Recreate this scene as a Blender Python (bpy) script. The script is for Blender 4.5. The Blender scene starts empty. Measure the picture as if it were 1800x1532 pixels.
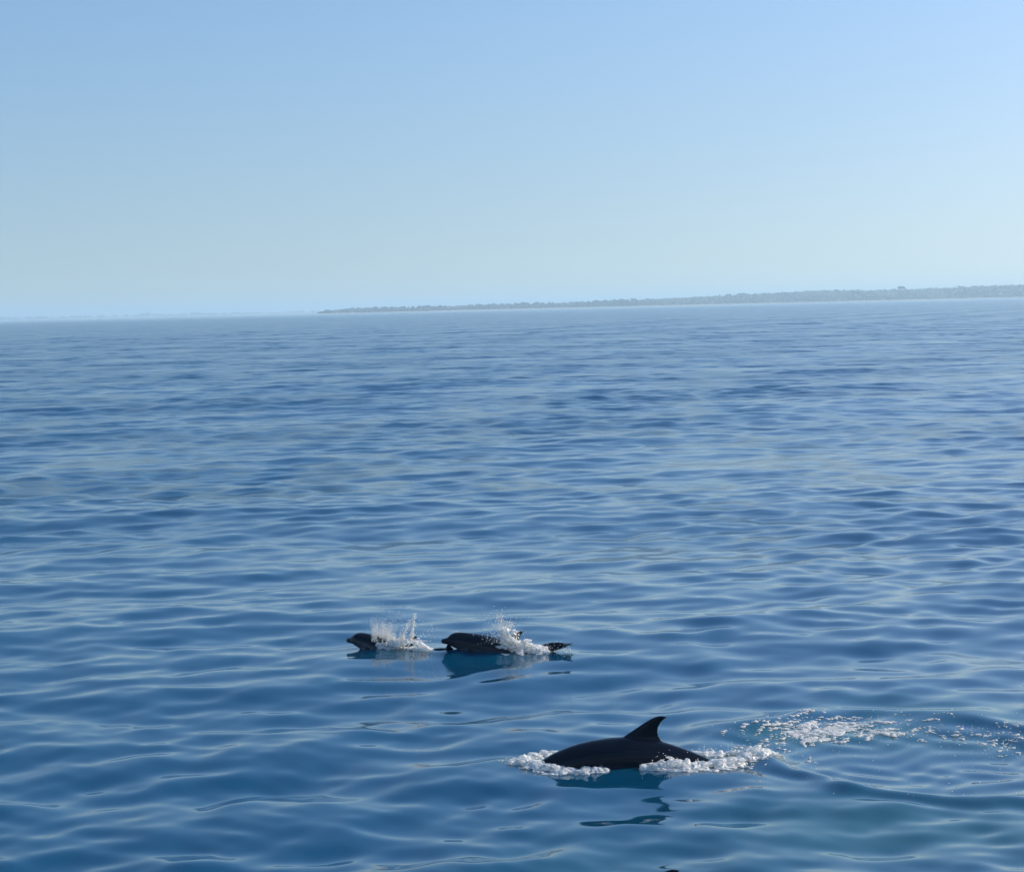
import bpy, bmesh, math, random
import numpy as np
from mathutils import Vector, Matrix, noise as mnoise

scene = bpy.context.scene
R = math.radians
random.seed(7)
rng = np.random.default_rng(11)
C = scene.collection

# ------------------------------------------------------------------ camera
EYE = 5.0
cam_data = bpy.data.cameras.new('camera')
cam = bpy.data.objects.new('camera', cam_data)
C.objects.link(cam)
pitch, roll = math.atan(225 / 3400), R(1.35)
fwd = Vector((0, math.cos(pitch), -math.sin(pitch)))
upv = Vector((0, math.sin(pitch), math.cos(pitch)))
rgt = Vector((1, 0, 0)) * math.cos(roll) - upv * math.sin(roll)
upr = upv * math.cos(roll) + Vector((1, 0, 0)) * math.sin(roll)
cam.matrix_world = Matrix(((rgt.x, upr.x, -fwd.x, 0), (rgt.y, upr.y, -fwd.y, 0), (rgt.z, upr.z, -fwd.z, EYE), (0, 0, 0, 1)))
cam_data.sensor_width = 36
cam_data.sensor_fit = 'HORIZONTAL'
cam_data.lens = 68.0
cam_data.clip_start = 0.1
cam_data.clip_end = 60000
scene.camera = cam

# ------------------------------------------------------------------ sky, sun, exposure
SUN_AZ, SUN_EL = R(75), R(30)
world = bpy.data.worlds.new('World')
scene.world = world
world.use_nodes = True
wn, wl = world.node_tree.nodes, world.node_tree.links
wn.clear()
sky = wn.new('ShaderNodeTexSky')
sky.sky_type = 'NISHITA'
sky.sun_disc = False
sky.sun_elevation = SUN_EL
sky.sun_rotation = SUN_AZ
sky.air_density = 1.88
sky.dust_density = 1.6
sky.ozone_density = 3.18
bg = wn.new('ShaderNodeBackground')
bg.inputs['Strength'].default_value = 0.1256
wo = wn.new('ShaderNodeOutputWorld')
wtc = wn.new('ShaderNodeTexCoord')
wmp = wn.new('ShaderNodeMapping')
wmp.inputs['Location'].default_value = (0, 0, 0.187)      # keeps the sallow band of the model below the sea line
wmax = wn.new('ShaderNodeVectorMath'); wmax.operation = 'MAXIMUM'; wmax.inputs[1].default_value = (-1, -1, 0)   # below the horizon the horizon colour goes on
wl.new(wtc.outputs['Generated'], wmax.inputs[0])
wl.new(wmax.outputs[0], wmp.inputs[0])
wl.new(wmp.outputs[0], sky.inputs[0])
wbw = wn.new('ShaderNodeRGBToBW')
wsat = wn.new('ShaderNodeMix'); wsat.data_type = 'RGBA'; wsat.clamp_factor = False; wsat.clamp_result = False
wsat.inputs[0].default_value = 1.6                        # the clear, deep blue of a phone picture
wtint = wn.new('ShaderNodeVectorMath'); wtint.operation = 'MULTIPLY'; wtint.inputs[1].default_value = (1.32, 0.945, 0.975)
wgam = wn.new('ShaderNodeGamma'); wgam.inputs[1].default_value = 1.2
wl.new(sky.outputs[0], wgam.inputs[0])
wl.new(wgam.outputs[0], wbw.inputs[0])
wl.new(wbw.outputs[0], wsat.inputs[6]); wl.new(wgam.outputs[0], wsat.inputs[7])
wl.new(wsat.outputs[2], wtint.inputs[0])
wl.new(wtint.outputs[0], bg.inputs[0])
wl.new(bg.outputs[0], wo.inputs[0])

sun_data = bpy.data.lights.new('sun', 'SUN')
sun_data.energy = 5.0
sun_data.angle = R(0.53)
sun_data.color = (1.0, 0.94, 0.86)
sun = bpy.data.objects.new('sun', sun_data)
C.objects.link(sun)
to_sun = Vector((math.sin(SUN_AZ) * math.cos(SUN_EL), math.cos(SUN_AZ) * math.cos(SUN_EL), math.sin(SUN_EL)))
sun.rotation_euler = to_sun.to_track_quat('Z', 'Y').to_euler()
sun.location = to_sun * 100

vs = scene.view_settings
vs.view_transform = 'Standard'
vs.look = 'None'
vs.exposure = 0.0
vs.gamma = 1.0
vs.use_curve_mapping = False
cy = scene.cycles
cy.use_denoising = True
cy.volume_bounces = 2
cy.max_bounces = 10
cy.sample_clamp_indirect = 8.0

# ------------------------------------------------------------------ helpers
def tag(o, label=None, cat=None, group=None, kind=None):
    if label: o['label'] = label
    if cat: o['category'] = cat
    if group: o['group'] = group
    if kind: o['kind'] = kind
    return o

def link(name, me, mat=None, parent=None, smooth=True):
    o = bpy.data.objects.new(name, me)
    C.objects.link(o)
    if mat: me.materials.append(mat)
    if parent: o.parent = parent
    if smooth and len(me.polygons):
        me.polygons.foreach_set('use_smooth', np.ones(len(me.polygons), bool))
    return o

def mesh_np(name, verts, faces):
    """verts (n,3), faces (m,k) all the same size"""
    verts = np.asarray(verts, np.float32); faces = np.asarray(faces, np.int32)
    me = bpy.data.meshes.new(name)
    k = faces.shape[1]
    me.vertices.add(len(verts)); me.vertices.foreach_set('co', verts.ravel())
    me.loops.add(faces.size); me.loops.foreach_set('vertex_index', faces.ravel())
    me.polygons.add(len(faces))
    me.polygons.foreach_set('loop_start', np.arange(0, faces.size, k, dtype=np.int32))
    me.update(calc_edges=True)
    return me

def fattr(me, name, vals):
    a = me.attributes.new(name, 'FLOAT', 'POINT')
    a.data.foreach_set('value', np.asarray(vals, np.float32))

def new_mat(name):
    m = bpy.data.materials.new(name)
    m.use_nodes = True
    nt = m.node_tree
    return m, nt, nt.nodes, nt.links, nt.nodes['Principled BSDF']

def principled(name, col, rough=0.6, noise_scale=None, var=0.3, ior=1.45):
    m, nt, N, L, P = new_mat(name)
    P.inputs['Roughness'].default_value = rough
    P.inputs['IOR'].default_value = ior
    tc = N.new('ShaderNodeTexCoord')
    nz = N.new('ShaderNodeTexNoise'); nz.inputs['Scale'].default_value = noise_scale or 3.0
    nz.inputs['Detail'].default_value = 4
    L.new(tc.outputs['Object'], nz.inputs['Vector'])
    cr = N.new('ShaderNodeValToRGB')
    cr.color_ramp.elements[0].position = 0.3; cr.color_ramp.elements[1].position = 0.7
    cr.color_ramp.elements[0].color = tuple(c * (1 - var) for c in col) + (1,)
    cr.color_ramp.elements[1].color = tuple(min(1, c * (1 + var)) for c in col) + (1,)
    L.new(nz.outputs['Fac'], cr.inputs[0]); L.new(cr.outputs[0], P.inputs['Base Color'])
    return m

# ------------------------------------------------------------------ the sea: one world-space wave field
waves = []
def band(lo, hi, n, slope, mean, spread, sharp=0.8):
    rng = np.random.default_rng(int(lo * 100) + 5)
    for i in range(n):
        lam = lo * (hi / lo) ** ((i + rng.random()) / n)
        k = 2 * math.pi / lam
        a = slope * math.sqrt(2.0 / n) / k
        th = mean + rng.normal(0, spread)
        waves.append((lam, a, k * math.sin(th), -k * math.cos(th), rng.random() * 6.283, sharp))
# direction 0 runs toward the viewer (-Y)
band(0.28, 0.6, 28, 0.040, R(20), R(44), 0.15)
band(0.6, 1.3, 32, 0.072, R(24), R(38), 0.15)
band(1.3, 3.0, 28, 0.056, R(15), R(33), 0.25)
band(3.0, 8.0, 20, 0.029, R(7), R(27), 0.6)
band(8.0, 26., 14, 0.021, R(8), R(18), 0.6)

SWIRL = (4.35, 21.2, 2.05, 2.1)
def smooth01(t):
    t = np.clip(t, 0, 1)
    return t * t * (3 - 2 * t)

def seg_dist(x, y, a, b):
    ax, ay = a; bx, by = b
    t = np.clip(((x - ax) * (bx - ax) + (y - ay) * (by - ay)) / ((bx - ax) ** 2 + (by - ay) ** 2), 0, 1)
    return np.hypot(x - ax - t * (bx - ax), y - ay - t * (by - ay)), t

def calm_factor(x, y, lam):
    """animals at the surface flatten the short waves around them"""
    d3, _ = seg_dist(x, y, (0.1, 20.37), (2.8, 20.57))
    d12, _ = seg_dist(x, y, (-2.4, 27.0), (0.7, 26.7))
    sx, sy, ra, rb = SWIRL
    q = np.hypot((x - sx) / ra, (y - sy) / rb)
    c = 0.3 * np.exp(-(d3 / 0.7) ** 2) + 0.3 * np.exp(-(d12 / 0.55) ** 2)
    c = np.maximum(c, 0.88 * np.exp(-(q / 1.0) ** 6))
    return 1 - c * (1.0 if lam < 1.6 else 0.6 if lam < 3 else 0.2)

def local_height(x, y):
    sx, sy, ra, rb = SWIRL
    dx, dy = (x - sx) / ra, (y - sy) / rb
    an = np.arctan2(dy, dx)
    q = np.hypot(dx, dy) * (1 + 0.09 * np.sin(2 * an + 0.6) + 0.06 * np.sin(3 * an + 2) + 0.05 * np.sin(2.3 * x + 1.7 * y))
    arc = np.exp(-((an - 2.1) / 0.75) ** 2) + 0.5 * np.exp(-((an - 0.4) / 0.5) ** 2)
    z = 0.085 * arc * np.exp(-((q - 1.0) / 0.15) ** 2) - 0.05 * np.exp(-(q / 0.8) ** 4)
    # swirling ripples, strongest along the near right rim
    rip = np.exp(-((q - 0.85) / 0.35) ** 2) * (0.35 + 0.65 * smooth01(0.5 + 0.7 * dx - 0.7 * dy))
    z += 0.009 * rip * np.sin(q * 27 + 3.4 * an + 1.5 * np.sin(1.9 * x)) + 0.008 * rip * np.sin(q * 17 - 2 * an + 1 + np.sin(2.7 * y))
    # small eddies in the slick
    ins = np.exp(-(q / 0.95) ** 6)
    z += ins * 0.0045 * (np.sin(9 * x + 5 * y + 2 * np.sin(4 * y)) + np.sin(-6 * x + 13 * y + 2 * np.sin(5 * x)))
    # water heaped round the near animal, trough behind it
    d, t = seg_dist(x, y, (0.05, 20.89), (0.9, 20.89))
    z += 0.02 * np.exp(-(d / 0.24) ** 2)
    d, t = seg_dist(x, y, (1.5, 20.77), (2.7, 21.09))
    z += 0.02 * np.exp(-(d / 0.22) ** 2)
    d, t = seg_dist(x, y, (2.65, 21.03), (3.4, 19.5))
    z += 0.07 * np.exp(-(d / 0.18) ** 2) * (1 - 0.4 * t)
    d, t = seg_dist(x, y, (3.4, 19.5), (5.6, 18.62))
    z += 0.055 * np.exp(-(d / 0.24) ** 2)
    # the far pair
    d, t = seg_dist(x, y, (-2.0, 27.8), (-0.9, 27.36))
    z += 0.03 * np.exp(-(d / 0.22) ** 2)
    d, t = seg_dist(x, y, (-0.9, 27.3), (0.3, 27.3))
    z += 0.03 * np.exp(-(d / 0.2) ** 2)
    return z

def sea(x, y, spacing=None, displace=True):
    x = np.asarray(x, np.float32); y = np.asarray(y, np.float32)
    dx = np.zeros_like(x); dy = np.zeros_like(x); z = np.zeros_like(x); lost = np.zeros_like(x)
    near = np.exp(-(np.hypot(x - 1.5, y - 23) / 14) ** 2)
    # gusts: patches where the short waves are livelier or calmer
    gust = 1 + 0.22 * np.sin(0.11 * x + 0.19 * y + 1.7 * np.sin(0.05 * x - 0.03 * y)) + 0.18 * np.sin(-0.21 * x + 0.09 * y + 0.6)
    shore = (1 + 0.2 * smooth01((y - 30) / 70)) * (1 - 0.5 * smooth01((y - 1700) / 2400))
    cf = {}
    for lam, a, kx, ky, ph, sharp in waves:
        key = 0 if lam < 1.6 else 1 if lam < 3 else 2
        if key not in cf: cf[key] = calm_factor(x, y, lam)
        if spacing is not None and spacing.min() > lam / 3.0:
            lost += (a * math.hypot(kx, ky) * gust * shore) ** 2 * 0.5
            continue
        w = a * cf[key] * (gust if lam < 3 else 1) * shore
        if lam < 0.6: w = w * (1 - 0.15 * near)
        if spacing is not None:
            v = smooth01((lam / spacing - 3.0) / 3.5)
            lost += (w * math.hypot(kx, ky)) ** 2 * 0.5 * (1 - v * v)
            w = w * v
        p = kx * x + ky * y + ph
        c, s = np.cos(p), np.sin(p)
        kk = math.hypot(kx, ky)
        z += w * c
        dx -= sharp * w * s * kx / kk; dy -= sharp * w * s * ky / kk
    return dx, dy, z + local_height(x, y), np.sqrt(lost)

def float_on_sea(c):
    c = np.array(c, float)
    c[:, 2] += sea(c[:, 0], c[:, 1])[2]
    return [tuple(q) for q in c]

AERATED = [((0.0, 21.02), (0.8, 21.27), 0.22, 0.8), ((1.4, 20.77), (2.75, 21.15), 0.24, 0.8), ((3.0, 22.12), (4.4, 22.37), 0.5, 0.7),
           ((4.2, 21.87), (5.3, 21.62), 0.55, 0.45), ((-1.8, 27.6), (-1.1, 27.3), 0.2, 0.4), ((-0.3, 27.35), (0.5, 27.35), 0.2, 0.4),
           ((3.0, 18.2), (6.0, 17.6), 1.3, 0.6), ((0.6, 17.3), (2.4, 17.0), 1.0, 0.3), ((4.6, 23.6), (6.4, 22.9), 0.7, 0.45)]

def build_sea():
    rows = [6.0]
    while rows[-1] < 14.5: rows.append(rows[-1] * 1.012)
    while rows[-1] < 560: rows.append(rows[-1] * 1.0030)
    while rows[-1] < 3000: rows.append(rows[-1] * 1.008)
    while rows[-1] < 20000: rows.append(rows[-1] * 1.02)
    rows = np.array(rows)
    mid = np.radians(np.arange(-20, 20.001, 0.07))
    side = np.radians(20 + np.cumsum(np.geomspace(0.1, 8, 60)) * (320 / 2 / np.cumsum(np.geomspace(0.1, 8, 60))[-1]))
    cols = np.concatenate([-side[::-1][1:], mid, side[:-1], ])          # full circle, seam behind the boat
    cols = np.unique(np.round(cols, 7))
    nr, nc = len(rows), len(cols)
    gap = np.empty(nc)
    dd = np.diff(np.concatenate([cols, [cols[0] + 2 * math.pi]]))
    gap[:] = np.maximum(dd, np.roll(dd, 1))
    rr, aa = np.meshgrid(rows, cols, indexing='ij')
    x = rr * np.sin(aa); y = rr * np.cos(aa)
    sp = np.maximum(np.gradient(rows)[:, None] * np.ones(nc), rr * gap[None, :])
    blocks = [sea(x[i:i + 90], y[i:i + 90], sp[i:i + 90].astype(np.float32)) for i in range(0, nr, 90)]
    dx, dy, z, lost = (np.vstack([b[k] for b in blocks]) for k in range(4))
    far = smooth01((rr - 5000) / 9000)
    z *= (1 - far)
    v = np.stack([x + dx, y + dy, z], -1).reshape(-1, 3)
    idx = np.arange(nr * nc).reshape(nr, nc)
    a = idx[:-1]; b = idx[1:]
    f = np.stack([a, np.roll(a, -1, 1), np.roll(b, -1, 1), b], -1).reshape(-1, 4)[:, ::-1]
    centre = len(v)
    v = np.vstack([v, [[0, 0, 0]]])
    half = idx[0]
    cap = np.stack([half[0::2][:len(half) // 2], half[1::2][:len(half) // 2], np.roll(half, -2)[0::2][:len(half) // 2], np.full(len(half) // 2, centre)], -1)[:, ::-1]
    f = np.vstack([f, cap])
    me = mesh_np('sea', v, f)
    aer = np.zeros(x.shape)
    for p, q, r, s in AERATED:
        d, _ = seg_dist(x, y, p, q)
        aer = np.maximum(aer, s * np.exp(-(d / r) ** 2))
    fattr(me, 'lost_slope', np.append(lost.ravel(), 0))
    fattr(me, 'bubbles', np.append(aer.ravel(), 0))
    return me

def sea_material():
    m, nt, N, L, P = new_mat('sea_water')
    def math_(op, a, b=None, clamp=False):
        n = N.new('ShaderNodeMath'); n.operation = op; n.use_clamp = clamp
        for i, q in enumerate((a, b)):
            if q is None: continue
            if isinstance(q, (int, float)): n.inputs[i].default_value = q
            else: L.new(q, n.inputs[i])
        return n.outputs[0]
    geo = N.new('ShaderNodeNewGeometry')
    lost = N.new('ShaderNodeAttribute'); lost.attribute_name = 'lost_slope'
    bub = N.new('ShaderNodeAttribute'); bub.attribute_name = 'bubbles'
    # ripples finer than the mesh, tilting the surface directly
    def ripple(scale, stretch):
        mp = N.new('ShaderNodeMapping'); mp.inputs['Scale'].default_value = (scale * stretch, scale, scale)
        mp.inputs['Rotation'].default_value = (0, 0, R(7))
        L.new(geo.outputs['Position'], mp.inputs[0])
        nz = N.new('ShaderNodeTexNoise'); nz.inputs['Detail'].default_value = 2.5; nz.inputs['Scale'].default_value = 1
        L.new(mp.outputs[0], nz.inputs['Vector'])
        sub = N.new('ShaderNodeVectorMath'); sub.operation = 'SUBTRACT'; sub.inputs[1].default_value = (0.5, 0.5, 0.5)
        L.new(nz.outputs['Color'], sub.inputs[0])
        mul = N.new('ShaderNodeVectorMath'); mul.operation = 'MULTIPLY'; mul.inputs[1].default_value = (1, 1, 0)
        L.new(sub.outputs[0], mul.inputs[0])
        return mul.outputs[0]
    def scaled(v, s):
        n = N.new('ShaderNodeVectorMath'); n.operation = 'SCALE'; L.new(v, n.inputs[0])
        if isinstance(s, (int, float)): n.inputs['Scale'].default_value = s
        else: L.new(s, n.inputs['Scale'])
        return n.outputs[0]
    def add(a, b):
        n = N.new('ShaderNodeVectorMath'); n.operation = 'ADD'; L.new(a, n.inputs[0]); L.new(b, n.inputs[1]); return n.outputs[0]
    tilt = add(scaled(ripple(1.6, 0.45), math_('MULTIPLY', lost.outputs['Fac'], 5.0)), scaled(ripple(0.28, 0.4), math_('MULTIPLY', lost.outputs['Fac'], 4.0)))
    tilt = add(tilt, scaled(ripple(0.055, 6.0), math_('MULTIPLY', lost.outputs['Fac'], 3.2)))
    tilt = add(tilt, scaled(ripple(7, 0.6), 0.018))
    nrm = N.new('ShaderNodeVectorMath'); nrm.operation = 'NORMALIZE'
    L.new(add(geo.outputs['Normal'], tilt), nrm.inputs[0])
    L.new(nrm.outputs[0], P.inputs['Normal'])
    al = math_('MULTIPLY', lost.outputs['Fac'], 0.3)
    L.new(math_('SQRT', math_('ADD', al, 0.0012)), P.inputs['Roughness'])
    mix = N.new('ShaderNodeMix'); mix.data_type = 'RGBA'
    L.new(bub.outputs['Fac'], mix.inputs[0])
    mix.inputs[6].default_value = (0.001, 0.050, 0.100, 1)
    mix.inputs[7].default_value = (0.006, 0.078, 0.066, 1)
    L.new(mix.outputs[2], P.inputs['Base Color'])
    P.inputs['IOR'].default_value = 1.75
    P.inputs['Specular Tint'].default_value = (0.8, 0.97, 1.0, 1)
    return m

sea_obj = link('sea', build_sea(), sea_material())
tag(sea_obj, 'calm blue rippled sea reaching to the horizon', 'sea', kind='structure')

# ------------------------------------------------------------------ far coast
def coast_profile(x):      # height of the wooded skyline at about five kilometres, metres
    xs = [-620, -540, -500, -460, -400, -300, -150, 0, 150, 300, 460, 620, 780, 880, 1000, 1120, 1250, 1400, 1700, 2300, 3200, 4200]
    hs = [0, 0.5, 7, 13, 11, 12, 13, 14, 15, 17.5, 21.5, 25, 30, 33, 30, 30, 32, 35, 36, 32, 24, 0]
    return np.interp(x, xs, hs)

def coast_front(x):        # distance of the waterline
    return 5230 + 60 * np.sin(x * 0.004) + 35 * np.sin(x * 0.011 + 1) - 0.06 * x

def coast_height(x, d):
    """d metres inland"""
    p = coast_profile(x)
    beach = 2.2 * smooth01(d / 26.0)
    hill = np.maximum(p - 2.2, 0) * smooth01((d - 30) / 330)
    end = smooth01((x + 590) / 90)
    return -1.2 + (beach + 1.2) * end * smooth01((d + 4) / 20) + hill

def terrain(name, xs, ds, front, height):
    xx, dd = np.meshgrid(xs, ds, indexing='ij')
    zz = height(xx, dd)
    v = np.stack([xx, front(xx) + dd, zz], -1).reshape(-1, 3)
    n, k = xx.shape
    i = np.arange(n * k).reshape(n, k)
    f = np.stack([i[:-1, :-1], i[1:, :-1], i[1:, 1:], i[:-1, 1:]], -1).reshape(-1, 4)
    return mesh_np(name, v, f)

def land_material():
    m, nt, N, L, P = new_mat('coast_ground')
    P.inputs['Roughness'].default_value = 0.9
    geo = N.new('ShaderNodeNewGeometry')
    sx = N.new('ShaderNodeSeparateXYZ'); L.new(geo.outputs['Position'], sx.inputs[0])
    nz = N.new('ShaderNodeTexNoise'); nz.inputs['Scale'].default_value = 0.02; nz.inputs['Detail'].default_value = 5
    L.new(geo.outputs['Position'], nz.inputs['Vector'])
    ad = N.new('ShaderNodeMath'); ad.operation = 'MULTIPLY_ADD'; ad.inputs[1].default_value = 2.4
    L.new(nz.outputs['Fac'], ad.inputs[0]); L.new(sx.outputs['Z'], ad.inputs[2])
    cr = N.new('ShaderNodeValToRGB')
    e = cr.color_ramp.elements
    e[0].position = 0.0; e[0].color = (0.36, 0.32, 0.25, 1)
    e[1].position = 0.42; e[1].color = (0.05, 0.065, 0.035, 1)
    x = e.new(0.33); x.color = (0.34, 0.31, 0.24, 1)
    mr = N.new('ShaderNodeMath'); mr.operation = 'DIVIDE'; mr.inputs[1].default_value = 10.0
    L.new(ad.outputs[0], mr.inputs[0]); L.new(mr.outputs[0], cr.inputs[0])
    L.new(cr.outputs[0], P.inputs['Base Color'])
    return m

land_mat = land_material()
wood_mat = principled('woodland_foliage', (0.022, 0.032, 0.024), 0.9, 0.02, 0.25)
coast = link('coast_terrain', terrain('coast_terrain', np.linspace(-640, 4250, 330), np.concatenate([np.linspace(-10, 60, 15), np.linspace(85, 900, 18)]), coast_front, coast_height), land_mat)
tag(coast, 'low wooded headland with pale beach across the bay', 'headland', kind='structure')

def ico(sub):
    bm = bmesh.new(); bmesh.ops.create_icosphere(bm, subdivisions=sub, radius=1.0)
    v = np.array([q.co[:] for q in bm.verts]); f = np.array([[w.index for w in p.verts] for p in bm.faces]); bm.free()
    return v, f
ICO1, ICO2 = ico(1), ico(2)

def blobs(name, centres, radii, base=ICO1, jitter=0.25, squash=None):
    """many lumpy balls as one mesh; radii (n,3) or (n,)"""
    bv, bf = base
    n = len(centres)
    centres = np.asarray(centres); radii = np.asarray(radii)
    if radii.ndim == 1: radii = np.repeat(radii[:, None], 3, 1)
    j = 1 + jitter * rng.normal(size=(n, len(bv), 1))
    v = centres[:, None, :] + bv[None] * j * radii[:, None, :]
    f = bf[None] + (np.arange(n) * len(bv))[:, None, None]
    return mesh_np(name, v.reshape(-1, 3), f.reshape(-1, 3))

def woodland(name, label, xs, ds, front, height, size, keep):
    c, r = [], []
    for x, d in zip(xs, ds):
        h = float(height(np.array(x), np.array(d)))
        if h < keep: continue
        s = size * random.uniform(0.55, 1.25) * (1.45 if x < 350 else 1.0) * (1 + .35 * math.sin(x * .031) * math.sin(x * .0117))
        for k in range(3):
            c.append((x + random.uniform(-.8, .8) * s, front(np.array(x)) + d + random.uniform(-.6, .6) * s, h + s * random.uniform(0.2, 0.95)))
            r.append((s * random.uniform(.6, 1.0), s * random.uniform(.6, 1.0), s * random.uniform(.4, .75)))
    o = link(name, blobs(name, c, r, ICO1, 0.12), wood_mat)
    return tag(o, label, 'woodland', kind='stuff')

nw = 5200
xs = rng.uniform(-560, 2400, nw); ds = np.abs(rng.normal(0, 1, nw)) * 150 + 34
woodland('woodland', 'dark tree line covering the headland across the bay', xs, ds, coast_front, coast_height, 2.5, 1.6)

# a bigger clump that stands above the skyline near the right edge
def far_tree(x, d, s, label):
    y = float(coast_front(np.array(x))) + d
    z = float(coast_height(np.array(x), np.array(d)))
    root = bpy.data.objects.new('tree', None); C.objects.link(root); root.location = (x, y, z - 0.4)
    tag(root, label, 'tree')
    bm = bmesh.new()
    bmesh.ops.create_cone(bm, segments=8, radius1=0.09 * s, radius2=0.05 * s, depth=s, cap_ends=True, matrix=Matrix.Translation((0, 0, s * 0.5)))
    me = bpy.data.meshes.new('trunk'); bm.to_mesh(me); bm.free()
    link('trunk', me, principled('bark', (0.09, 0.07, 0.05), 0.9, 2.0), root)
    c, r = [], []
    for k in range(70):
        a = random.uniform(0, 6.283); u = random.random() ** 0.5
        c.append((math.cos(a) * u * s * 1.3, math.sin(a) * u * s * 1.0, s * (0.95 + random.uniform(-.35, .55) * (1.1 - u * 0.8))))
        r.append(s * random.uniform(.2, .42))
    link('crown', blobs('crown', c, r, ICO1, 0.15), wood_mat, root)
    return root
far_tree(1105, 330, 7.0, 'broad dark tree standing above the skyline of the headland near the right edge')
far_tree(-497, 60, 6.0, 'dark tree at the left tip of the headland')

def far_coast_h(x, d):
    p = np.interp(x, [-7000, -5200, -3400, -2700, -2200, -1700, -1250, -1050], [15, 15, 12, 9, 12, 9, 6, -2.0])
    return -1 + (p + 1) * smooth01((d + 10) / 160) * (0.8 + 0.2 * np.sin(x * 0.02) * np.sin(x * 0.0063))
def far_front(x): return 12000 + 0 * x
fc = link('far_coast', terrain('far_coast', np.linspace(-7000, -1040, 300), np.linspace(-20, 900, 14), far_front, far_coast_h), land_mat)
tag(fc, 'faint low coast fading into haze at the left of the horizon', 'coast', kind='structure')
nf = 420
woodland('far_woodland', 'faint distant tree line on the low coast at the left', rng.uniform(-5200, -1150, nf), rng.uniform(40, 300, nf), far_front, far_coast_h, 6.0, 1.5)

white_mat = principled('white_render', (0.8, 0.79, 0.76), 0.7, 0.5, 0.05)
slate_mat = principled('slate_roof', (0.12, 0.13, 0.15), 0.7, 1.0, 0.2)
glass_mat = principled('window_glass', (0.03, 0.04, 0.05), 0.1, 1.0, 0.2)

def box_mesh(name, lo, hi, bev=0.0):
    bm = bmesh.new()
    bmesh.ops.create_cube(bm, size=1.0)
    for v in bm.verts:
        v.co = Vector([lo[i] + (v.co[i] + 0.5) * (hi[i] - lo[i]) for i in range(3)])
    if bev: bmesh.ops.bevel(bm, geom=bm.edges[:], offset=bev, segments=1, affect='EDGES')
    me = bpy.data.meshes.new(name); bm.to_mesh(me); bm.free(); return me

def house(x, d, w, h, label, rz=0.0):
    y = float(coast_front(np.array(x))) + d
    z = float(coast_height(np.array(x), np.array(d)))
    root = bpy.data.objects.new('house', None); C.objects.link(root)
    root.location = (x, y, z - 0.5); root.rotation_euler = (0, 0, rz)
    tag(root, label, 'house', 'white houses on the headland')
    dp = w * 0.7
    link('wall', box_mesh('wall', (-w / 2, -dp / 2, 0), (w / 2, dp / 2, h)), white_mat, root, False)
    e = 0.4
    v = [(-w / 2 - e, -dp / 2 - e, h), (w / 2 + e, -dp / 2 - e, h), (w / 2 + e, dp / 2 + e, h), (-w / 2 - e, dp / 2 + e, h), (-w / 2 - e, 0, h + dp * .45), (w / 2 + e, 0, h + dp * .45)]
    me = bpy.data.meshes.new('roof'); me.from_pydata(v, [], [(0, 1, 5, 4), (2, 3, 4, 5), (0, 4, 3), (1, 2, 5), (3, 2, 1, 0)])
    rf = link('roof', me, slate_mat, root, False)
    link('chimney', box_mesh('chimney', (w * .3, -.5, h + dp * .3), (w * .3 + 1, .5, h + dp * .45 + 1.2)), white_mat, rf, False)
    for k in (-0.3, 0.05, 0.3):
        link('window', box_mesh('window', (w * k - .5, -dp / 2 - .05, h * .45), (w * k + .5, -dp / 2 + .1, h * .8)), glass_mat, root, False)
    link('door', box_mesh('door', (-w * .12 - .5, -dp / 2 - .05, 0.5), (-w * .12 + .5, -dp / 2 + .1, 2.5)), slate_mat, root, False)
    return root
house(1325, 120, 9, 5.5, 'largest white house among trees at the far right of the headland', 0.1)
house(1352, 200, 6, 4.5, 'small white house behind the largest one at the far right', -0.2)
house(-470, 46, 7, 4, 'white house at the left tip of the headland', 0.2)
house(-425, 44, 5, 4, 'small pale house second from the left tip of the headland', 0.0)
house(560, 60, 6, 4, 'white house low on the shore at the middle of the headland', 0.1)

def boat():
    x, y = -22.0, 4850.0
    root = bpy.data.objects.new('boat', None); C.objects.link(root); root.location = (x, y, -0.1)
    tag(root, 'tiny white boat lying off the distant beach', 'boat')
    st = [(-3.4, 1.15, .9), (-2.5, 1.3, .95), (0, 1.35, 1.05), (2.0, 1.0, 1.25), (3.2, .35, 1.5), (3.6, .02, 1.6)]
    v, f = [], []
    for (sx, hw, top) in st:
        v += [(sx, -hw, top), (sx, -hw * .75, .1), (sx, 0, -.35), (sx, hw * .75, .1), (sx, hw, top)]
    for i in range(len(st) - 1):
        for k in range(4):
            f.append((i * 5 + k, i * 5 + 5 + k, i * 5 + 6 + k, i * 5 + 1 + k))
        f.append((i * 5, i * 5 + 4, i * 5 + 9, i * 5 + 5))
    f.append((0, 1, 2, 3, 4))
    me = bpy.data.meshes.new('hull'); me.from_pydata(v, [], f); link('hull', me, white_mat, root, False)
    link('cabin', box_mesh('cabin', (-.8, -.9, 1.0), (1.6, .9, 2.5), 0.15), white_mat, root, False)
    link('windscreen', box_mesh('windscreen', (1.45, -.8, 1.6), (1.66, .8, 2.2)), glass_mat, root, False)
boat()

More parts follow.
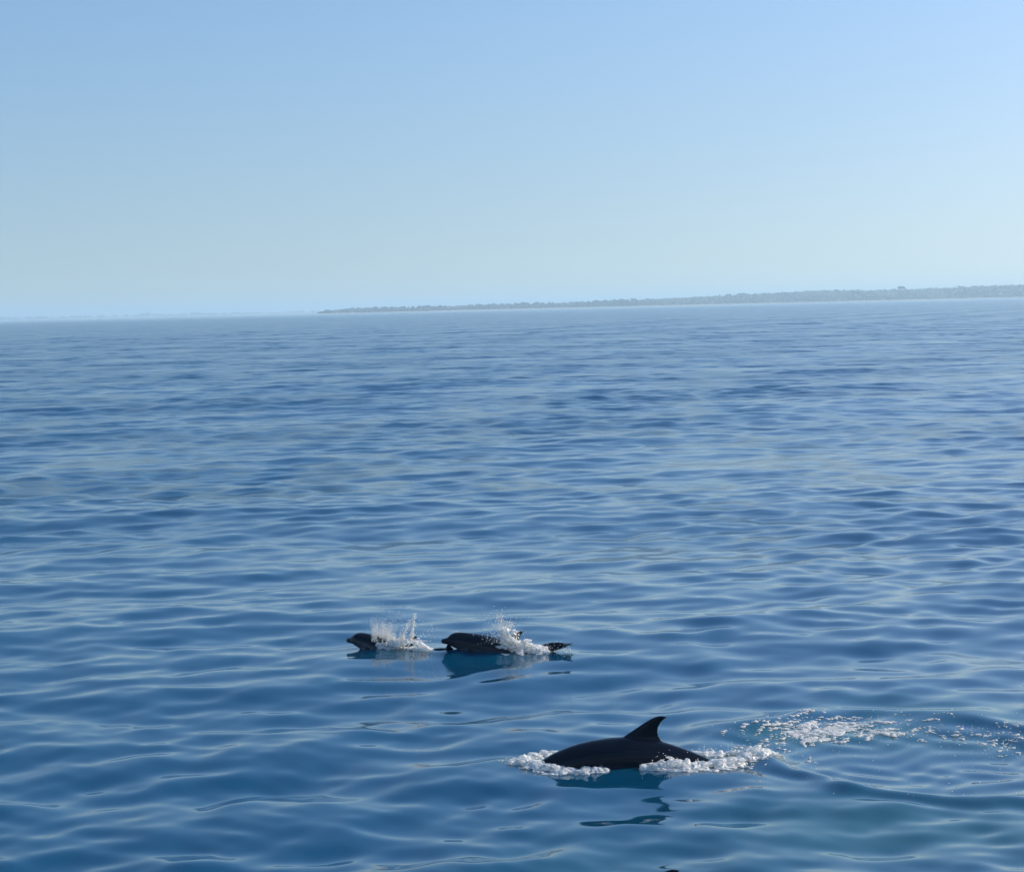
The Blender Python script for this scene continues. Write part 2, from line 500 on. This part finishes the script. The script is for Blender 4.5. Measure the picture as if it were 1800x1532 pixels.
# ------------------------------------------------------------------ dolphins
ST = [(0.000, 0.008, -0.012, 0.010), (0.006, 0.015, -0.018, 0.016), (0.02, 0.0175, -0.022, 0.019), (0.038, 0.0195, -0.027, 0.022), (0.048, 0.024, -0.030, 0.026),
      (0.058, 0.037, -0.032, 0.032), (0.072, 0.051, -0.038, 0.040), (0.09, 0.061, -0.045, 0.047), (0.12, 0.070, -0.054, 0.055), (0.16, 0.075, -0.064, 0.063),
      (0.22, 0.080, -0.075, 0.073), (0.30, 0.086, -0.083, 0.081), (0.38, 0.090, -0.087, 0.085), (0.46, 0.090, -0.085, 0.082), (0.54, 0.085, -0.078, 0.073),
      (0.62, 0.076, -0.068, 0.060), (0.70, 0.064, -0.056, 0.045), (0.78, 0.050, -0.043, 0.031), (0.86, 0.037, -0.031, 0.020), (0.92, 0.027, -0.022, 0.014),
      (0.965, 0.015, -0.012, 0.014), (0.985, 0.006, -0.005, 0.010)]

def dolphin_straight():
    """one animal of unit length in body coordinates: x = tail-ward, y = to its right side, z = up"""
    s, zt, zb, hw = [np.array(c) for c in zip(*ST)]
    ss = np.unique(np.concatenate([np.linspace(0, .1, 26), np.linspace(.1, .985, 70)]))
    zt, zb, hw = np.interp(ss, s, zt), np.interp(ss, s, zb), np.interp(ss, s, hw)
    for arr in (zt, zb, hw):
        arr[1:-1] = 0.25 * arr[:-2] + 0.5 * arr[1:-1] + 0.25 * arr[2:]
    n = 28
    an = np.linspace(0, 2 * math.pi, n, endpoint=False)
    bm = bmesh.new()
    rings = []
    for i in range(len(ss)):
        ring = []
        for a in an:
            cz, cyy = math.sin(a), math.cos(a)
            z = zt[i] * abs(cz) ** 1.0 if cz > 0 else zb[i] * abs(cz)
            z = (zt[i] if cz > 0 else -zb[i]) * cz
            ring.append(bm.verts.new((ss[i], hw[i] * cyy, z)))
        rings.append(ring)
    for i in range(len(rings) - 1):
        for k in range(n):
            bm.faces.new((rings[i][k], rings[i][(k + 1) % n], rings[i + 1][(k + 1) % n], rings[i + 1][k]))
    bm.faces.new(rings[0]); bm.faces.new(rings[-1][::-1])

    def blade(sections):
        """sections: list of (lead point, trail point, thickness, thickness direction)"""
        rr = []
        prof = [(0, 0), (.06, .55), (.25, 1), (.5, .85), (.8, .35), (1, 0.05), (.8, -.35), (.5, -.85), (.25, -1), (.06, -.55)]
        for le, te, th, dr in sections:
            le, te, dr = Vector(le), Vector(te), Vector(dr)
            rr.append([bm.verts.new(le.lerp(te, t) + dr * th * w * .5) for t, w in prof])
        m = len(prof)
        for i in range(len(rr) - 1):
            for k in range(m):
                bm.faces.new((rr[i][k], rr[i][(k + 1) % m], rr[i + 1][(k + 1) % m], rr[i + 1][k]))
        bm.faces.new(rr[0][::-1]); bm.faces.new(rr[-1])
    # dorsal fin: long raked leading edge, hooked tip, hollow trailing edge
    Y = (0, 1, 0)
    fin = [(-.03, .405, .615, .034), (0.0, .428, .598, .030), (.02, .455, .582, .026), (.04, .482, .576, .022), (.06, .506, .577, .018), (.078, .527, .583, .015), (.093, .546, .592, .012), (.103, .562, .601, .010), (.109, .578, .606, .008)]
    blade([((a, 0, .082 + z), (b, 0, .082 + z), t, Y) for z, a, b, t in fin])
    # flukes
    for sg in (-1, 1):
        fl = [(0.0, .915, 1.0, .020), (.03, .925, .995, .017), (.06, .942, .998, .013), (.09, .963, 1.006, .010), (.115, .985, 1.015, .008), (.13, 1.004, 1.020, .006)]
        blade([((a, sg * yy, 0.0), (b, sg * yy, 0.0), t, (0, 0, 1)) for yy, a, b, t in fl])
        pc = [(-.01, .205, .275, .024), (.03, .218, .278, .020), (.07, .242, .288, .014), (.105, .272, .303, .010), (.13, .300, .315, .007)]
        blade([((a, sg * (.055 + q * .34), -.045 - q * .70), (b, sg * (.055 + q * .34), -.045 - q * .70), t, (0, sg * .9, .43)) for q, a, b, t in pc])
    bmesh.ops.recalc_face_normals(bm, faces=bm.faces[:])
    me = bpy.data.meshes.new('tmp'); bm.to_mesh(me); bm.free()
    o = bpy.data.objects.new('tmp', me); C.objects.link(o)
    md = o.modifiers.new('r', 'REMESH'); md.mode = 'VOXEL'; md.voxel_size = 0.0032
    sm = o.modifiers.new('s', 'SMOOTH'); sm.factor = 0.5; sm.iterations = 3
    dg = bpy.context.evaluated_depsgraph_get()
    out = bpy.data.meshes.new_from_object(o.evaluated_get(dg))
    bpy.data.objects.remove(o)
    co = np.empty(len(out.vertices) * 3, np.float32); out.vertices.foreach_get('co', co)
    return out, co.reshape(-1, 3)

BODY, BODY_CO = dolphin_straight()

def skin_material():
    m, nt, N, L, P = new_mat('dolphin_skin')
    at = N.new('ShaderNodeAttribute'); at.attribute_name = 'shade'
    ar = N.new('ShaderNodeAttribute'); ar.attribute_name = 'along'
    cr = N.new('ShaderNodeValToRGB')
    e = cr.color_ramp.elements
    e[0].position = 0.0; e[0].color = (0.34, 0.35, 0.37, 1)
    e[1].position = 1.0; e[1].color = (0.003, 0.005, 0.009, 1)
    x = e.new(0.24); x.color = (0.06, 0.067, 0.08, 1)
    x = e.new(0.42); x.color = (0.010, 0.013, 0.020, 1)
    x = e.new(0.6); x.color = (0.004, 0.006, 0.011, 1)
    nz = N.new('ShaderNodeTexNoise'); nz.inputs['Scale'].default_value = 5; nz.inputs['Detail'].default_value = 5
    tc = N.new('ShaderNodeTexCoord'); L.new(tc.outputs['Object'], nz.inputs['Vector'])
    ma = N.new('ShaderNodeMath'); ma.operation = 'MULTIPLY_ADD'; ma.inputs[1].default_value = 0.16
    L.new(nz.outputs['Fac'], ma.inputs[0]); 
    su = N.new('ShaderNodeMath'); su.operation = 'SUBTRACT'; su.inputs[1].default_value = 0.08
    L.new(at.outputs['Fac'], su.inputs[0]); L.new(su.outputs[0], ma.inputs[2])
    L.new(ma.outputs[0], cr.inputs[0]); L.new(cr.outputs[0], P.inputs['Base Color'])
    P.inputs['Roughness'].default_value = 0.12
    P.inputs['IOR'].default_value = 1.32
    return m
SKIN = skin_material()
EYE_MAT = principled('dolphin_eye', (0.01, 0.008, 0.007), 0.08, 40, 0.2)

def spine_curve(pts):
    """smooth curve through (u, z), resampled by arc length"""
    p = np.array(pts, float)
    t = np.linspace(0, 1, len(p)); tt = np.linspace(0, 1, 400)
    def cr(y):
        out = np.empty(400); m = np.gradient(y, t)
        for i, q in enumerate(tt):
            k = min(int(q * (len(p) - 1)), len(p) - 2); h = t[1] - t[0]; w = (q - t[k]) / h
            out[i] = (2*w**3-3*w*w+1)*y[k] + (w**3-2*w*w+w)*h*m[k] + (-2*w**3+3*w*w)*y[k+1] + (w**3-w*w)*h*m[k+1]
        return out
    u, z = cr(p[:, 0]), cr(p[:, 1])
    s = np.concatenate([[0], np.cumsum(np.hypot(np.diff(u), np.diff(z)))])
    return s, u, z

def bend(co, L, pts, heel=0.0):
    s, u, z = spine_curve(pts)
    S = co[:, 0] * L
    tu = np.gradient(u, s); tz = np.gradient(z, s)
    n = np.hypot(tu, tz); tu /= n; tz /= n
    Sc = np.clip(S, 0, s[-1])
    U, Z, TU, TZ = (np.interp(Sc, s, a) for a in (u, z, tu, tz))
    over = S - Sc
    yy = co[:, 1] * math.cos(heel) - co[:, 2] * math.sin(heel)
    zz = co[:, 2] * math.cos(heel) + co[:, 1] * math.sin(heel)
    return np.stack([U + TU * over - TZ * zz * L, yy * L, Z + TZ * over + TU * zz * L], -1)

def dolphin(origin, angle, L, pts, label, heel=0.0):
    """origin = sea point below the beak, angle = direction of the tail from the beak"""
    me = BODY.copy(); me.name = 'dolphin'
    co = BODY_CO.copy().astype(float)
    x, y, z = co.T
    shade = 0.5 + z / 0.17
    shade = np.where((np.abs(y) < .03) & (z > .075), 1.0, shade)
    shade = np.where(x > .9, np.maximum(shade, .72), shade)
    st = np.array(ST)
    hw_, zb_ = np.interp(x, st[:, 0], st[:, 3]), np.interp(x, st[:, 0], st[:, 2])
    outside = (y / (hw_ * .97)) ** 2 + (z / (zb_ * .97)) ** 2 > 1.1
    shade = np.where(outside & (z < -.02) & (x > .19) & (x < .36), .75, shade)
    # mouth line and blowhole pressed into the skin
    my = -.006 + .012 * smooth01((x - .05) / .05) * 1.0 - 0.008 * smooth01((x - .015) / .03)
    g = np.exp(-((z - my) / .0016) ** 2) * (x < .088) * (np.abs(y) > .002)
    co[:, 1] -= np.sign(y) * g * .0022
    shade = np.clip(shade + g * .4, 0, 1)
    bh = np.exp(-(((x - .125 + 1.5 * y * y / .02) / .003) ** 2 + (y / .011) ** 2)) * (z > .05)
    co[:, 2] -= bh * .005
    new = bend(co, L, pts, heel)
    me.vertices.foreach_set('co', new.astype(np.float32).ravel()); me.update()
    fattr(me, 'shade', shade); fattr(me, 'along', x)
    o = link('dolphin', me, SKIN)
    lx = origin[0] + np.linspace(0.1, .9, 9) * L * math.cos(angle); ly = origin[1] + np.linspace(0.1, .9, 9) * L * math.sin(angle)
    o.location = (origin[0], origin[1], float(sea(lx, ly)[2].mean())); o.rotation_euler = (0, 0, angle)
    tag(o, label, 'dolphin', 'pod of dolphins at the surface')
    for sg in (-1, 1):
        c = bend(np.array([[.098, sg * .0475, -.006]]), L, pts, heel)[0]
        bm = bmesh.new(); bmesh.ops.create_uvsphere(bm, u_segments=14, v_segments=10, radius=.0058 * L)
        em = bpy.data.meshes.new('eye'); bm.to_mesh(em); bm.free()
        e = link('eye', em, EYE_MAT, o); e.location = c
    return o

D1 = dict(origin=(-2.50, 28.20), angle=R(-25), L=1.86)
D2 = dict(origin=(-1.08, 27.42), angle=R(-1), L=1.92)
D3 = dict(origin=(0.08, 20.83), angle=R(0), L=2.5)
D4 = dict(origin=(-0.07, 16.0), angle=R(1), L=2.3)
dolphin(**D1, pts=[(0, .075), (.12, .085), (.28, .065), (.55, -.01), (.95, -.14), (1.28, -.13), (1.48, -.04), (1.7, .01)], heel=-0.5,
        label='leftmost dolphin lifting its head from the water in front of a fan of spray')
dolphin(**D2, pts=[(0, .155), (.15, .155), (.38, .115), (.7, .035), (1.0, -.07), (1.3, -.10), (1.55, .02), (1.76, .055)], heel=-0.22,
        label='dolphin with its head and arched back clear of the water, behind the leftmost one')
dolphin(**D3, pts=[(0, -.2), (.25, -.09), (.6, .02), (1.0, .06), (1.35, .045), (1.7, -.02), (2.05, -.12), (2.45, -.28)],
        label='nearest large dolphin with a tall hooked dorsal fin and foam along its flank')
dolphin(**D4, pts=[(0, -.42), (.25, -.3), (.6, -.18), (1.0, -.12), (1.3, -.14), (1.7, -.22), (2.05, -.32), (2.4, -.5)],
        label='submerging dolphin with only its dark fin tip showing at the bottom edge')

# ------------------------------------------------------------------ foam and spray
def foam_material():
    m, nt, N, L, P = new_mat('sea_foam')
    N.remove(P)
    out = N['Material Output']
    geo = N.new('ShaderNodeNewGeometry')
    nz = N.new('ShaderNodeTexNoise'); nz.inputs['Scale'].default_value = 20; nz.inputs['Detail'].default_value = 4
    L.new(geo.outputs['Position'], nz.inputs['Vector'])
    cr = N.new('ShaderNodeValToRGB')
    cr.color_ramp.elements[0].position = .32; cr.color_ramp.elements[0].color = (.66, .74, .71, 1)
    cr.color_ramp.elements[1].position = .58; cr.color_ramp.elements[1].color = (.97, .96, .92, 1)
    L.new(nz.outputs['Fac'], cr.inputs[0])
    di = N.new('ShaderNodeBsdfDiffuse'); tr = N.new('ShaderNodeBsdfTranslucent'); gl = N.new('ShaderNodeBsdfGlossy')
    gl.inputs['Roughness'].default_value = .3
    for n in (di, tr): L.new(cr.outputs[0], n.inputs['Color'])
    m1 = N.new('ShaderNodeMixShader'); m1.inputs[0].default_value = .5
    L.new(di.outputs[0], m1.inputs[1]); L.new(tr.outputs[0], m1.inputs[2])
    m2 = N.new('ShaderNodeMixShader'); m2.inputs[0].default_value = .04
    L.new(m1.outputs[0], m2.inputs[1]); L.new(gl.outputs[0], m2.inputs[2])
    n2 = N.new('ShaderNodeTexNoise'); n2.inputs['Scale'].default_value = 55; n2.inputs['Detail'].default_value = 3
    mp = N.new('ShaderNodeMapping'); mp.inputs['Scale'].default_value = (0.5, 0.8, 1)
    L.new(geo.outputs['Position'], mp.inputs[0]); L.new(mp.outputs[0], n2.inputs['Vector'])
    mr = N.new('ShaderNodeMapRange'); mr.inputs[1].default_value = .36; mr.inputs[2].default_value = .5
    mr.inputs[3].default_value = .4; mr.inputs[4].default_value = 1.0
    L.new(n2.outputs['Fac'], mr.inputs[0])
    tp = N.new('ShaderNodeBsdfTransparent')
    m3 = N.new('ShaderNodeMixShader')
    L.new(mr.outputs[0], m3.inputs[0]); L.new(tp.outputs[0], m3.inputs[1]); L.new(m2.outputs[0], m3.inputs[2])
    L.new(m3.outputs[0], out.inputs['Surface'])
    return m
FOAM = foam_material()

def remeshed(me, vox, smooth=1):
    o = bpy.data.objects.new('tmp', me); C.objects.link(o)
    md = o.modifiers.new('r', 'REMESH'); md.mode = 'VOXEL'; md.voxel_size = vox
    if smooth:
        sm = o.modifiers.new('s', 'SMOOTH'); sm.factor = .5; sm.iterations = smooth
    out = bpy.data.meshes.new_from_object(o.evaluated_get(bpy.context.evaluated_depsgraph_get()))
    bpy.data.objects.remove(o)
    return out

def join_np(name, parts):
    """join (verts, faces) triangle/quad meshes into one triangle mesh"""
    vs_, fs_, off = [], [], 0
    for me in parts:
        me.calc_loop_triangles()
        v = np.empty(len(me.vertices) * 3, np.float32); me.vertices.foreach_get('co', v); v = v.reshape(-1, 3)
        f = np.empty(len(me.loop_triangles) * 3, np.int32); me.loop_triangles.foreach_get('vertices', f)
        vs_.append(v); fs_.append(f.reshape(-1, 3) + off); off += len(v)
    return mesh_np(name, np.vstack(vs_), np.vstack(fs_))

def drops(name, pts, radii):
    oc = np.array([(1, 0, 0), (-1, 0, 0), (0, 1, 0), (0, -1, 0), (0, 0, 1), (0, 0, -1)], float)
    of = np.array([(0, 2, 4), (2, 1, 4), (1, 3, 4), (3, 0, 4), (2, 0, 5), (1, 2, 5), (3, 1, 5), (0, 3, 5)])
    return blobs(name, pts, radii, (oc, of), 0.2)

def along(path, t):
    """interpolate a list of equal-length tuples"""
    p = np.array(path, float); k = np.linspace(0, 1, len(p))
    return np.array([np.interp(t, k, p[:, i]) for i in range(p.shape[1])])

def ridge(path, n, r0, r1, power=2.0, lace=.32):
    """lumps of foam heaped along a path of (x, y, half width, height); sits on the sea"""
    c, r = [], []
    for _ in range(n):
        x, y, w, h = along(path, random.random())
        a = random.uniform(0, 6.283); q = 1.35 * random.random() ** .6
        px, py = x + math.cos(a) * q * w, y + math.sin(a) * q * w
        hole = mnoise.noise(Vector((px * 7, py * 11, 3.1))) + .6 * mnoise.noise(Vector((px * 19, py * 25, 1.7)))
        if hole < -lace + .42 * q: continue
        rad = r0 + (r1 - r0) * random.random() ** power
        top = h * max(0, 1 - q * q) * (1 + .8 * mnoise.noise(Vector((px * 9, py * 9, 8.2))))
        c.append((px, py, random.uniform(-.2, 1.0) * top))
        fl = .35 if q > .8 else .8
        r.append((rad * random.uniform(1.2, 3.6), rad * random.uniform(.8, 1.6), rad * random.uniform(.6, 1.0) * fl))
    return float_on_sea(c), r

def local(D, u, v, z):
    ca, sa = math.cos(D['angle']), math.sin(D['angle'])
    return (D['origin'][0] + ca * u - sa * v, D['origin'][1] + sa * u + ca * v, z)

def foam_obj(name, label, cat, lumps, vox, dr=None, rough=.026):
    parts = []
    if lumps:
        me = remeshed(blobs('lumps', lumps[0], lumps[1], ICO2, 0.12), vox, 11)
        co = np.empty(len(me.vertices) * 3, np.float32); me.vertices.foreach_get('co', co); co = co.reshape(-1, 3)
        for i in range(len(co)):
            p = Vector(co[i])
            co[i] += (rough * mnoise.noise_vector(Vector((p.x * 9, p.y * 14, p.z * 20))) + .45 * rough * mnoise.noise_vector(Vector((p.x * 30, p.y * 40, p.z * 40))))
        me.vertices.foreach_set('co', co.ravel()); me.update()
        parts.append(me)
    if dr: parts.append(drops('drops', dr[0], dr[1]))
    o = link(name, join_np(name, parts), FOAM)
    return tag(o, label, cat, kind='stuff')

def merge(*ls):
    return [a for l in ls for a in l[0]], [a for l in ls for a in l[1]]

def strew(path, n, spread, zlo, zhi, r0, r1):
    c, r = [], []
    for _ in range(n):
        x, y = along(path, random.random())[:2]
        x += random.gauss(0, spread); y += random.gauss(0, spread)
        c.append((x, y, random.uniform(zlo, zhi) * random.random())); r.append(random.uniform(r0, r1))
    return float_on_sea(c), r

# bow wave of the near dolphin: two arms that meet ahead of its head
far_arm = [(-.06, 21.03, .05, .02), (.12, 21.22, .1, .05), (.3, 21.37, .1, .06), (.5, 21.47, .08, .05), (.72, 21.52, .04, .02)]
near_arm = [(-.04, 20.92, .05, .03), (.12, 20.75, .1, .045), (.35, 20.63, .13, .055), (.55, 20.59, .1, .045), (.78, 20.58, .05, .03), (.92, 20.58, .03, .015)]
foam_obj('bow_foam', 'white foam arms of the bow wave at the head of the nearest dolphin', 'foam',
         merge(ridge(far_arm, 800, .006, .022, lace=.4), ridge(near_arm, 1300, .008, .028, lace=.5)), .0075,
         merge(strew(far_arm, 60, .05, -.01, .07, .003, .008), strew(near_arm, 70, .05, -.01, .06, .003, .008), strew([(-.2, 20.99), (.1, 20.99)], 60, .05, 0, .02, .003, .009)))
# foam along the near flank and tail
flank = [(1.36, 20.59, .04, .03), (1.55, 20.57, .1, .085), (1.8, 20.57, .13, .09), (2.05, 20.65, .14, .075), (2.3, 20.75, .14, .065), (2.55, 20.97, .15, .06), (2.74, 21.17, .1, .05)]
trail = [(1.95, 21.15, .05, .03), (2.2, 21.15, .1, .05), (2.5, 21.12, .16, .07), (2.75, 21.22, .12, .05)]
foam_obj('flank_foam', 'heaped white foam trailing along the tail of the nearest dolphin', 'foam',
         merge(ridge(flank, 2200, .008, .03, lace=.5), ridge(trail, 1100, .006, .022, lace=.4)), .0075,
         merge(strew(flank, 90, .08, -.01, .12, .003, .009), strew(trail, 80, .1, -.01, .1, .003, .009), strew([(1.5, 20.67), (1.9, 20.77)], 60, .08, .1, .2, .003, .008)))

# footprint swirl: flecks and strands of foam floating on the turned water
def swirl_foam():
    c, r = [], []
    sx, sy, ra, rb = SWIRL
    def strand(a, q, ln, rad, n, wob):
        for i in range(n):
            t = i / max(1, n - 1)
            aa = a + ln * (t - .5); qq = q + wob * math.sin(t * 7 + a * 9) + random.gauss(0, .008)
            x, y = sx + ra * qq * math.cos(aa), sy + rb * qq * math.sin(aa)
            e = rad * (.35 + .65 * math.sin(math.pi * (t * .9 + .05))) * random.uniform(.6, 1.3)
            c.append((x, y, .002)); r.append((e * random.uniform(1, 2.2), e * random.uniform(.8, 1.4), e * .45))
    # bright crescent at the far left of the ring
    for _ in range(70): strand(random.gauss(2.1, .32), random.gauss(.7, .13), random.uniform(.15, .5), random.uniform(.012, .034), random.randint(8, 18), .02)
    # broken arc along the far rim to the right
    for _ in range(85): strand(random.uniform(.25, 1.9), random.gauss(.66, .12), random.uniform(.04, .22), random.uniform(.007, .02), random.randint(3, 9), .02)
    for _ in range(40): strand(random.uniform(-.1, 1.0), random.gauss(.62, .13), random.uniform(.02, .1), random.uniform(.008, .024), random.randint(2, 5), .02)
    for _ in range(40): strand(random.uniform(2.2, 3.4), random.gauss(.85, .12), random.uniform(.08, .3), random.uniform(.008, .022), random.randint(4, 9), .02)
    for _ in range(110): strand(random.uniform(0, 6.28), random.uniform(.2, 1.0), random.uniform(.02, .2), random.uniform(.004, .01), random.randint(2, 7), .02)
    d, dr = [], []
    for _ in range(260):
        a, q = random.uniform(-.2, 3.6) if random.random() < .8 else random.uniform(0, 6.28), random.gauss(.72, .2)
        x, y = sx + ra * q * math.cos(a), sy + rb * q * math.sin(a)
        d.append((x, y, .002)); dr.append(random.uniform(.003, .009))
    return (float_on_sea(c), r), (float_on_sea(d), dr)
sl, sd = swirl_foam()
foam_obj('swirl_foam', 'scattered foam flecks and strands in the swirl behind the nearest dolphin', 'foam', sl, .006, sd, .012)

# splashes of the far pair
def spray(D, shapes):
    c, r = [], []
    for n, fn in shapes:
        for _ in range(n):
            u, v, z, rad = fn()
            p = local(D, u, v, 0)
            c.append((p[0], p[1], z)); r.append((rad, rad, rad))
    return float_on_sea(c), r
G, Uf = random.gauss, random.uniform
STREAKS = []
for _ in range(75):
    u = .46 + .52 * random.random() ** 1.1
    STREAKS.append((u, .13 - .2 * (u - .4), G(-.06 + .12 * (u - .6), .22), Uf(.1, .40) * (1 if u < .75 else .7), G(0, .08), Uf(.004, .016)))
def d1_mist():
    u, z, lean, ln, v, w = random.choice(STREAKS)
    t = random.random() ** 1.25
    sp = w * (.5 + 2.2 * t)
    return u + lean * ln * t + G(0, sp), v + G(0, sp), z + ln * t - .05 * t * t + G(0, sp * .6), Uf(.0016, .0046) * (1.1 - .5 * t)
def d1_high(): return Uf(.45, .95), G(0, .12), .25 + abs(G(0, .15)), Uf(.0014, .004)
def jet(u0, z0, u1, z1, w, r0, r1, v=0.0):
    def fn():
        t = random.random()
        return u0 + (u1 - u0) * t + G(0, w), v + G(0, w), z0 + (z1 - z0) * t, Uf(r0, r1) * (1.15 - .5 * t)
    return fn
def mound(D, path, n, r0, r1):
    """path of (u, v, half width, height)"""
    pts = [local(D, u, v, 0)[:2] + (w, h) for u, v, w, h in path]
    return ridge(pts, n, r0, r1)

d1_spray = spray(D1, [(16000, d1_mist), (500, d1_high), (420, jet(1.06, .08, 1.14, .52, .016, .003, .010)), (260, jet(.9, .1, 1.06, .42, .018, .003, .009)), (500, jet(.5, .12, 1.3, .12, .06, .003, .008)), (40, lambda: (Uf(.9, 1.5), G(0, .1), Uf(.1, .4), Uf(.003, .008)))])
foam_obj('splash', 'fan of spray and foam thrown up behind the leftmost dolphin head', 'splash',
         merge(mound(D1, [(.62, -.13, .03, .04), (.78, -.12, .06, .1), (.95, -.08, .11, .15), (1.15, -.06, .13, .17), (1.3, -.05, .09, .1), (1.36, -.04, .05, .04)], 1500, .007, .026)), .008, d1_spray)
d2_spray = spray(D2, [(420, jet(.9, .18, .84, .52, .03, .003, .008)), (300, jet(.93, .15, .98, .42, .03, .003, .008)), (500, lambda: (G(.88, .12), G(0, .1), .3 + G(0, .11), Uf(.002, .006))), (240, lambda: (G(.85, .14), -.16 + G(0, .03), Uf(.12, .27), Uf(.003, .008))), (160, lambda: (Uf(1.5, 1.85), G(0, .12), abs(G(.05, .05)), Uf(.003, .007)))])
foam_obj('splash', 'column of spray and white foam on the back of the second dolphin', 'splash',
         merge(mound(D2, [(.84, -.16, .03, .12), (.9, -.14, .06, .22), (.97, -.12, .07, .24), (1.06, -.1, .1, .18), (1.2, -.1, .11, .18), (1.38, -.1, .1, .13), (1.5, -.1, .05, .05)], 1400, .007, .026),
               spray(D2, [(150, jet(.9, .1, .93, .32, .03, .010, .022, -.08)), (150, jet(1.0, .06, 1.08, .32, .04, .008, .018, -.1))])), .008, d2_spray)

# ------------------------------------------------------------------ the air over the bay
haze_mesh = box_mesh('haze', (-20600, -20600, -3.0), (20600, 20600, 62.0))
hm = bpy.data.materials.new('sea_haze'); hm.use_nodes = True
hn = hm.node_tree.nodes; hn.remove(hn['Principled BSDF'])
pv = hn.new('ShaderNodeVolumePrincipled')
pv.inputs['Color'].default_value = (0.60, 0.88, 1.0, 1)
pv.inputs['Density'].default_value = 1.7e-4
pv.inputs['Anisotropy'].default_value = 0.2
hm.node_tree.links.new(pv.outputs[0], hn['Material Output'].inputs['Volume'])
haze = link('haze', haze_mesh, hm, None, False)
tag(haze, 'thin blue sea haze over the whole bay', 'haze', kind='stuff')
